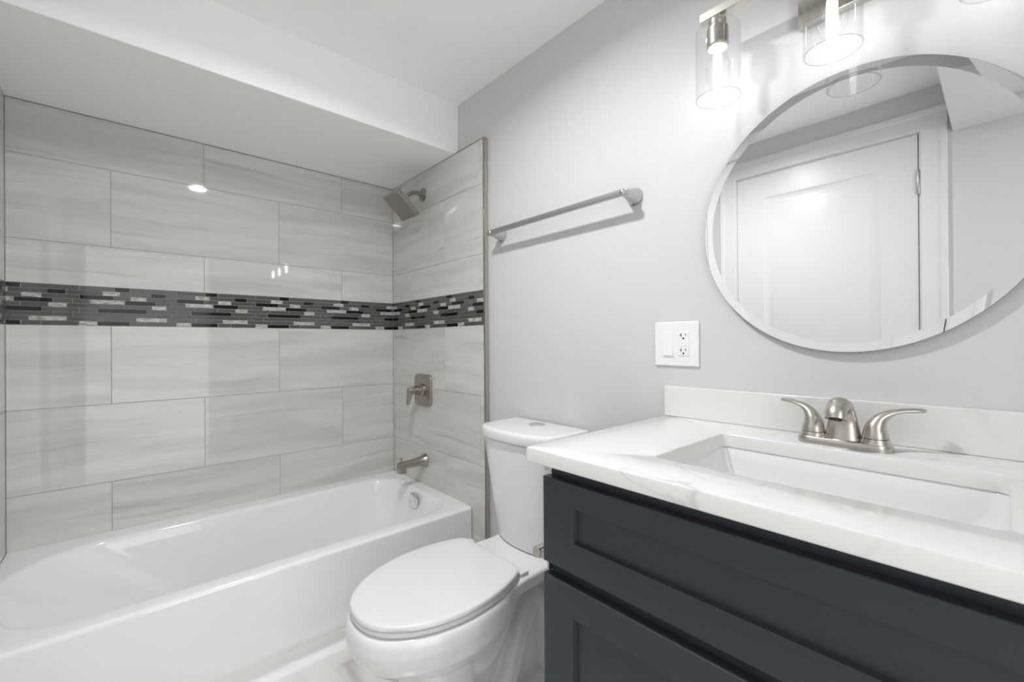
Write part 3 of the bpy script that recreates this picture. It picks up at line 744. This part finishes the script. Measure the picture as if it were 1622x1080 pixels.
outer = [skr(0.09, zt - 0.140, .04, .02), skr(0.04, zt - 0.137, .045), skr(0.012, zt - 0.118, .04), skr(-0.004, zt - 0.07, .03), skr(-0.008, zt - 0.012, .03), skr(-0.022, zt - 0.010, .03)]
loft(bm, list(reversed(outer)) [::-1] + [skr(-0.022, zt, .03)] + rings[1:], True, True)
skb = finish('basin', bm, SINKM, sk, smooth=50)
bm = NB(); lathe(bm, [(0.0335, 0.0), (0.0335, 0.002), (0.028, 0.0035), (0.024, 0.002), (0.020, 0.002), (0.018, 0.005), (0.0001, 0.0065)], ((SX0 + SX1) / 2, (SY0 + SY1) / 2, zt - 0.1305), 'Z', 36)
finish('drain', bm, CHROME, sk, smooth=40)

# ------------------------------------------------------------------ faucet
FX, FY = -0.098, -2.157
fc = root('sink_faucet', (FX, FY, KZ), 'brushed nickel centerset faucet with two lever handles behind the sink', 'faucet')
def stadium(hx, hy, z, n=10):
    out = []
    for k in range(2 * n + 1):
        a = pi * k / (2 * n); out.append((FX + hx * cos(a), FY + (hy - hx) + hx * sin(a), z))
    for k in range(2 * n + 1):
        a = pi + pi * k / (2 * n); out.append((FX + hx * cos(a), FY - (hy - hx) + hx * sin(a), z))
    return out
bm = NB()
loft(bm, [stadium(0.0265, 0.079, KZ), stadium(0.0268, 0.0793, KZ + 0.006), stadium(0.0262, 0.0787, KZ + 0.012), stadium(0.0245, 0.077, KZ + 0.0145), stadium(0.020, 0.072, KZ + 0.0155)])
for s in (1, -1): lathe(bm, [(0.0258, 0.010), (0.0240, 0.017), (0.0225, 0.021), (0.0215, 0.0235)], (FX, FY + 0.0515 * s, KZ), 'Z', 36)
finish('base', bm, NICKEL, fc, smooth=35)
# spout: a broad tapering column that folds forward into a rounded nose
bm = NB()
path = [((-0.100, 0.000), 0.0225, 0.0330), ((-0.099, 0.018), 0.0205, 0.0305), ((-0.098, 0.036), 0.0185, 0.0275), ((-0.099, 0.054), 0.0170, 0.0245), ((-0.104, 0.070), 0.0162, 0.0222),
        ((-0.114, 0.082), 0.0155, 0.0205), ((-0.128, 0.087), 0.0150, 0.0195), ((-0.143, 0.083), 0.0145, 0.0188), ((-0.154, 0.073), 0.0142, 0.0182), ((-0.159, 0.062), 0.0140, 0.0178)]
cen = spline([(x, z, 0) for (x, z), _, _ in path], 4); rads = spline([(a, b, 0) for _, a, b in path], 4)
rings = []
for i, c in enumerate(cen):
    t = (cen[min(i + 1, len(cen) - 1)] - cen[max(i - 1, 0)]).normalized(); nx, nz = -t.y, t.x
    rings.append([(c.x + rads[i].x * sin(a) * nx, FY + rads[i].y * cos(a), KZ + c.y + rads[i].x * sin(a) * nz) for a in [2 * pi * k / 28 for k in range(28)]])
loft(bm, rings)
spo = finish('spout', bm, NICKEL, fc, smooth=40)
bm = NB()
t = (cen[-1] - cen[-2]).normalized(); M_ = Matrix(((-t.y, 0, t.x), (0, 1, 0), (t.x, 0, t.y))).transposed()
tube(bm, [(cen[-1].x, FY, KZ + cen[-1].y + 0.001), (cen[-1].x + t.x * 0.003, FY, KZ + cen[-1].y + t.y * 0.003)], 0.0105, 24)
finish('aerator', bm, DARK, spo, smooth=40)
for s in (1, -1):
    bm = NB(); hy = FY + 0.0515 * s
    lathe(bm, [(0.0190, 0.0232), (0.0190, 0.0250)], (FX, hy, KZ), 'Z', 36, mi=1)
    # lever: rises from the collar and sweeps sideways into a flat paddle
    P = [((0, 0, 0.0250), .0215, 1.0), ((0, 0, 0.032), .0205, 1.0), ((0.001, 0.000, 0.042), .0180, 1.0), ((0.003, 0.003, 0.053), .0150, .98), ((0.006, 0.008, 0.0625), .0122, .90), ((0.011, 0.018, 0.0715), .0102, .72),
         ((0.017, 0.032, 0.0775), .0095, .52), ((0.024, 0.047, 0.0800), .0100, .50), ((0.031, 0.060, 0.0808), .0100, .46), ((0.0345, 0.067, 0.0808), .0080, .46), ((0.036, 0.070, 0.0815), .003, .5)]
    cc = spline([p for p, _, _ in P], 4); rr = spline([(r, f, 0) for _, r, f in P], 4)
    pts = [Vector((FX + c.x, hy + s * c.y, KZ + c.z)) for c in cc]
    rings = []
    for i, p in enumerate(pts):
        tt = (pts[min(i + 1, len(pts) - 1)] - pts[max(i - 1, 0)]).normalized()
        side = tt.cross(Vector((0.45, s * 0.9, 0))); side = Vector((0.9, -s * 0.45, 0)).normalized()
        side = (side - tt * side.dot(tt)).normalized(); up = side.cross(tt).normalized()
        rings.append([p + side * rr[i].x * cos(a) + up * rr[i].x * rr[i].y * sin(a) for a in [2 * pi * k / 24 for k in range(24)]])
    loft(bm, rings)
    finish('lever_handle', bm, [NICKEL, DARK], fc, smooth=40)

# ------------------------------------------------------------------ toilet
TCY = -1.247
def skew(x): return 0.065 * (x + 0.22) if x < -0.22 else 0.0       # the bowl points a touch towards the room
tl = root('toilet', (-0.36, TCY, 0), 'white two-piece toilet with a closed lid, between the bathtub and the vanity', 'toilet')
HALF = [(-0.300, 0.0), (-0.300, 0.10), (-0.302, 0.128), (-0.312, 0.146), (-0.335, 0.160), (-0.38, 0.176), (-0.43, 0.187), (-0.49, 0.192), (-0.55, 0.189), (-0.61, 0.176), (-0.66, 0.156), (-0.70, 0.130), (-0.732, 0.100), (-0.753, 0.066), (-0.763, 0.033), (-0.766, 0.0)]
HS = spline([(a, b, 0) for a, b in HALF], 3)
def egg(z, s=1.0, off=0.0, cx=-0.53, sx=None):
    """Seat-shaped outline scaled about its middle, grown by off."""
    sx = s if sx is None else sx
    pts = [(cx + (p.x - cx) * sx, p.y * s) for p in HS]
    full = pts + [(x, -y) for x, y in reversed(pts[1:-1])]
    out = []
    for i, (x, y) in enumerate(full):
        L = sqrt((x - cx) ** 2 + y ** 2) or 1
        x2, y2 = x + off * (x - cx) / L, y + off * y / L
        out.append((x2, TCY + y2 + skew(x2), z))
    return out
# bowl, pedestal, trapway and tank deck grown together
bm = NB()
def rim(z, s, front, back=-0.27, hw=0.19):
    out = []
    for k in range(48):
        a = 2 * pi * k / 48; c, sn = cos(a), sin(a); cx = (front + back) / 2; L = (back - front) / 2
        e = 2.25; x = cx + L * math.copysign(abs(c) ** (2 / e), c); y = hw * math.copysign(abs(sn) ** (2 / e), sn) * (1 - 0.10 * max(0, -c) ) 
        out.append((x, TCY + y * s + skew(x), z))
    return out
loft(bm, [rim(0.4470, 1, -0.764, -0.25, 0.192), rim(0.444, 1, -0.770, -0.25, 0.196), rim(0.432, 1, -0.776, -0.25, 0.200), rim(0.405, 1, -0.780, -0.25, 0.202), rim(0.380, 1, -0.778, -0.25, 0.200), rim(0.355, 1, -0.764, -0.26, 0.190),
          rim(0.330, 1, -0.738, -0.27, 0.172), rim(0.305, 1, -0.700, -0.29, 0.150), rim(0.285, 1, -0.660, -0.31, 0.130), rim(0.262, 1, -0.62, -0.34, 0.105), rim(0.24, 1, -0.58, -0.38, 0.08)])
def foot(x0, x1, h, z, r): return [(x, TCY + y + skew(x), z) for x, y in rrect(x0, x1, -h, h, r, 6)]
loft(bm, [foot(-0.600, -0.425, 0.104, 0.31, 0.05), foot(-0.605, -0.425, 0.104, 0.22, 0.05), foot(-0.618, -0.42, 0.106, 0.10, 0.05), foot(-0.640, -0.415, 0.112, 0.03, 0.05), foot(-0.646, -0.41, 0.115, 0.0, 0.05)])
loft(bm, [foot(-0.50, -0.07, 0.050, 0.0, 0.04), foot(-0.50, -0.07, 0.056, 0.43, 0.04)])
loft(bm, [foot(-0.60, -0.06, 0.112, 0.0, 0.05), foot(-0.60, -0.06, 0.110, 0.022, 0.05), foot(-0.59, -0.07, 0.098, 0.036, 0.04)])
# deck that carries the tank
DK = [(-0.44, 0.186), (-0.36, 0.172), (-0.28, 0.160), (-0.20, 0.156), (-0.12, 0.160), (-0.03, 0.165)]
def deck(z, cut, cx=0.0): return [(x, TCY - 0.004 - max(h - cut, 0.02), z) for x, h in DK] + [(x, TCY - 0.004 + max(h - 0.018 - cut, 0.02), z) for x, h in reversed(DK)]
loft(bm, [deck(0.4498, 0.006), deck(0.4475, 0.002), deck(0.442, 0.0), deck(0.418, 0.002), deck(0.402, 0.012), deck(0.388, 0.032), deck(0.372, 0.060), deck(0.345, 0.090), deck(0.310, 0.105)])
# S-shaped trapway on each side
for s in (1, -1):
    P = [(-0.46, 0.045, 0.16), (-0.41, 0.066, 0.090), (-0.350, 0.078, 0.070), (-0.300, 0.082, 0.110), (-0.268, 0.082, 0.180), (-0.235, 0.080, 0.250), (-0.180, 0.074, 0.300), (-0.125, 0.070, 0.275), (-0.100, 0.068, 0.19), (-0.09, 0.066, 0.02)]
    pts = spline([(x, TCY + s * y, z) for x, y, z in P], 5)
    tube(bm, pts, 0.033, 16, up=Vector((0, 1, 0)))
    # the swelling of the bowl's sump above it
    P = [(-0.50, 0.05, 0.28), (-0.44, 0.068, 0.235), (-0.385, 0.072, 0.235), (-0.335, 0.070, 0.300), (-0.30, 0.070, 0.375)]
    pts = spline([(x, TCY + s * y, z) for x, y, z in P], 5)
    tube(bm, pts, 0.048, 16, up=Vector((0, 1, 0)))
bowl = finish('bowl', bm, PORC, tl, smooth=60)
md = bowl.modifiers.new('remesh', 'REMESH'); md.mode = 'VOXEL'; md.voxel_size = 0.0045; md.use_smooth_shade = True
md = bowl.modifiers.new('smooth', 'SMOOTH'); md.factor = 0.5; md.iterations = 5
# tank
def tank_out(hw, xb, xs, xf, z, n=14, c=0.055):
    """Bow-fronted outline: back xb, side xs, front xf."""
    out = [(xb, -hw + 0.006), (xb, hw - 0.006), (xb - 0.006, hw)]
    for k in range(n + 1):
        a = pi * k / n
        y = hw * cos(a); b = abs(sin(a)) ** 0.52
        out.append((xs + (xf - xs) * b, y))
    out += [(xb - 0.006, -hw)]
    return [(x, TCY - 0.006 + y * 0.915, z) for x, y in out]
bm = NB()
loft(bm, [tank_out(0.120, -0.040, -0.100, -0.170, 0.450), tank_out(0.146, -0.032, -0.105, -0.188, 0.456), tank_out(0.155, -0.030, -0.106, -0.193, 0.470), tank_out(0.163, -0.028, -0.110, -0.200, 0.53), tank_out(0.178, -0.026, -0.120, -0.216, 0.65),
          tank_out(0.192, -0.024, -0.130, -0.232, 0.78), tank_out(0.195, -0.024, -0.132, -0.236, 0.822), tank_out(0.190, -0.026, -0.130, -0.231, 0.826)])
finish('tank', bm, PORC, tl, smooth=50)
bm = NB()
Lz = 0.8655
loft(bm, [tank_out(0.199, -0.018, -0.130, -0.241, 0.8275), tank_out(0.2035, -0.016, -0.132, -0.246, 0.8295), tank_out(0.205, -0.015, -0.133, -0.248, 0.834), tank_out(0.205, -0.015, -0.133, -0.248, Lz - 0.013), tank_out(0.2035, -0.0155, -0.132, -0.2465, Lz - 0.006),
          tank_out(0.200, -0.017, -0.130, -0.243, Lz - 0.0022), tank_out(0.194, -0.020, -0.127, -0.237, Lz - 0.0004), tank_out(0.185, -0.026, -0.120, -0.226, Lz)])
finish('tank_lid', bm, PORC, tl, smooth=50)
bm = NB(); lathe(bm, [(0.031, -0.004), (0.031, 0.0015), (0.029, 0.0028), (0.0265, 0.0028)], (-0.078, TCY, Lz), 'Z', 36)
loft(bm, [[(-0.078 + 0.0255 * cos(a) * sx, TCY + 0.0255 * sin(a) * sx, Lz + z) for a in [math.radians(-68 + 136 * k / 14) for k in range(15)]] for z, sx in ((0, 1), (0.0025, 1), (0.0035, 0.94))])
loft(bm, [[(-0.078 + 0.0255 * cos(a) * sx - 0.001, TCY + 0.0255 * sin(a) * sx, Lz + z) for a in [math.radians(75 + 210 * k / 20) for k in range(21)]] for z, sx in ((0, 1), (0.0025, 1), (0.0035, 0.94))])
finish('flush_button', bm, CHROME, tl, smooth=35)['label'] = 'round chrome dual flush button'
# seat and lid
bm = NB(); loft(bm, [egg(0.4500, 1, -0.014), egg(0.4508, 1, -0.0035), egg(0.4522, 1, -0.0018), egg(0.4620, 1, -0.0018), egg(0.4634, 1, -0.0035), egg(0.4638, 1, -0.014)])
finish('seat', bm, SEATM, tl, smooth=50)
bm = NB(); loft(bm, [egg(0.4668, 1, -0.012), egg(0.4670, 1, -0.0005), egg(0.4682, 1, 0.0008), egg(0.4765, 1, 0.0004), egg(0.4795, 1, -0.002), egg(0.4810, 1, -0.006), egg(0.4822, 1, -0.016), egg(0.4830, 1, -0.05), egg(0.4833, 1, -0.11)])
finish('seat_lid', bm, SEATM, tl, smooth=50)
for s in (1, -1):
    yy = TCY + s * 0.140 - 0.002
    bm = NB(); box(bm, -0.302, -0.270, yy - 0.012, yy + 0.012, 0.449, 0.4635); finish('hinge_cap', bm, SEATM, tl, bevel=0.003)
bm = NB(); box(bm, -0.300, -0.284, TCY - 0.12, TCY + 0.12, 0.4490, 0.4600); finish('hinge_bar', bm, SEATM, tl, bevel=0.003)
bm = NB()     # small printed mark beside the hinge: a dot and a short line of strokes
lathe(bm, [(0.0026, 0), (0.0026, 0.0003)], (-0.272, TCY - 0.012, 0.4512), 'Z', 16)
for k in range(9): box(bm, -0.2730 , -0.2712 + 0.0006 * (k % 2), TCY - 0.0185 - 0.0037 * k, TCY - 0.0165 - 0.0037 * k, 0.4511, 0.45145)
finish('printed_mark', bm, GREYMARK, tl)

# ------------------------------------------------------------------ vanity light: back plate, bar and three glass shades
LX, LY, BZ = -0.1079, -2.1463, 1.972
vl = root('vanity_light', (0, LY, 1.90), 'three-lamp brushed nickel vanity light with clear glass cylinder shades above the mirror', 'wall light')
bm = NB(); box(bm, -0.026, -0.0002, LY - 0.083, LY + 0.083, 1.8925, 2.060); finish('back_plate', bm, NICKEL, vl, bevel=0.0015)
bm = NB(); box(bm, LX + 0.008, -0.026, LY - 0.011, LY + 0.011, BZ - 0.010, BZ + 0.010); finish('arm', bm, NICKEL, vl, bevel=0.0015)
bm = NB(); box(bm, LX - 0.0105, LX + 0.0105, LY - 0.272, LY + 0.272, BZ - 0.0105, BZ + 0.0105); finish('bar', bm, NICKEL, vl, bevel=0.001)
ZB = 1.7608
for yy in (LY + 0.2315, LY, LY - 0.2315):
    bm = NB()
    lathe(bm, [(0.0085, 1.963), (0.0085, 1.953), (0.0200, 1.952), (0.0200, 1.941), (0.0185, 1.938), (0.0185, 1.932), (0.0245, 1.931), (0.0245, 1.889), (0.0225, 1.887), (0.0001, 1.887)], (LX, yy, 0), 'Z', 40)
    cup = finish('lamp_holder', bm, NICKEL, vl, smooth=40)
    bm = NB(); lathe(bm, [(0.0215, 1.888), (0.0215, 1.8835), (0.0165, 1.8825), (0.0155, 1.886), (0.0125, 1.8865)], (LX, yy, 0), 'Z', 32); finish('socket', bm, SOCK, cup, smooth=40)
    bm = NB()      # cylinder shade with a rounded shoulder, 2.4 mm thick
    prof = [(0.0190, 1.9405), (0.036, 1.9405), (0.0445, 1.9375), (0.0490, 1.930), (0.0507, 1.920), (0.0508, 1.90), (0.0508, ZB + 0.001), (0.0500, ZB), (0.0488, ZB), (0.0484, ZB + 0.001), (0.0484, 1.920), (0.0468, 1.929), (0.0430, 1.9350), (0.036, 1.9380), (0.0190, 1.9380), (0.0190, 1.9405)]
    lathe(bm, prof, (LX, yy, 0), 'Z', 72, cap=False)
    bmesh.ops.remove_doubles(bm, verts=bm.verts, dist=1e-6)
    for f in bm.faces:
        if all(v.co.z < ZB + 0.0015 for v in f.verts): f.material_index = 1
    finish('glass_shade', bm, [GLASS, GRIM], vl, smooth=50)
    bm = NB(); lathe(bm, [(0.0125, 1.886), (0.0130, 1.878), (0.0165, 1.868), (0.0235, 1.853), (0.0275, 1.838), (0.0285, 1.826), (0.0270, 1.812), (0.0215, 1.799), (0.0125, 1.791), (0.0001, 1.7885)], (LX, yy, 0), 'Z', 36, cap=False)
    bulb = finish('bulb', bm, BULBG, vl, smooth=60)
    bm = NB(); lathe(bm, [(0.0001, 1.8770), (0.0060, 1.874), (0.0092, 1.866), (0.0100, 1.845), (0.0098, 1.822), (0.0075, 1.810), (0.0001, 1.804)], (LX, yy, 0), 'Z', 12, cap=False)
    finish('filament', bm, GLOW, bulb, smooth=60)['label'] = 'glowing filament column'

# ------------------------------------------------------------------ recessed ceiling light
rl = root('recessed_ceiling_light', (-0.80, -1.49, ZC), 'small round recessed ceiling light in the middle of the ceiling', 'ceiling light')
bm = NB(); lathe(bm, [(0.048, -0.0015), (0.050, -0.006), (0.060, -0.006), (0.068, -0.003), (0.070, -0.0002), (0.048, -0.0002)], (-0.80, -1.49, ZC), 'Z', 48, cap=False); finish('trim_ring', bm, TRIM, rl, smooth=40)
bm = NB(); lathe(bm, [(0.0495, -0.0008), (0.0495, -0.0035), (0.030, -0.0038)], (-0.80, -1.49, ZC), 'Z', 32); finish('diffuser', bm, LED, rl)['label'] = 'lit white diffuser'

ld = bpy.data.lights.new('recessed_lamp', 'AREA'); ld.shape = 'DISK'; ld.size = 0.094; ld.energy = CAN; ld.color = (0.985, 0.99, 1.0); ld.spread = math.radians(161)
lo = bpy.data.objects.new('recessed_lamp', ld); col.objects.link(lo); lo.location = (-0.80, -1.49, ZC - 0.0075)
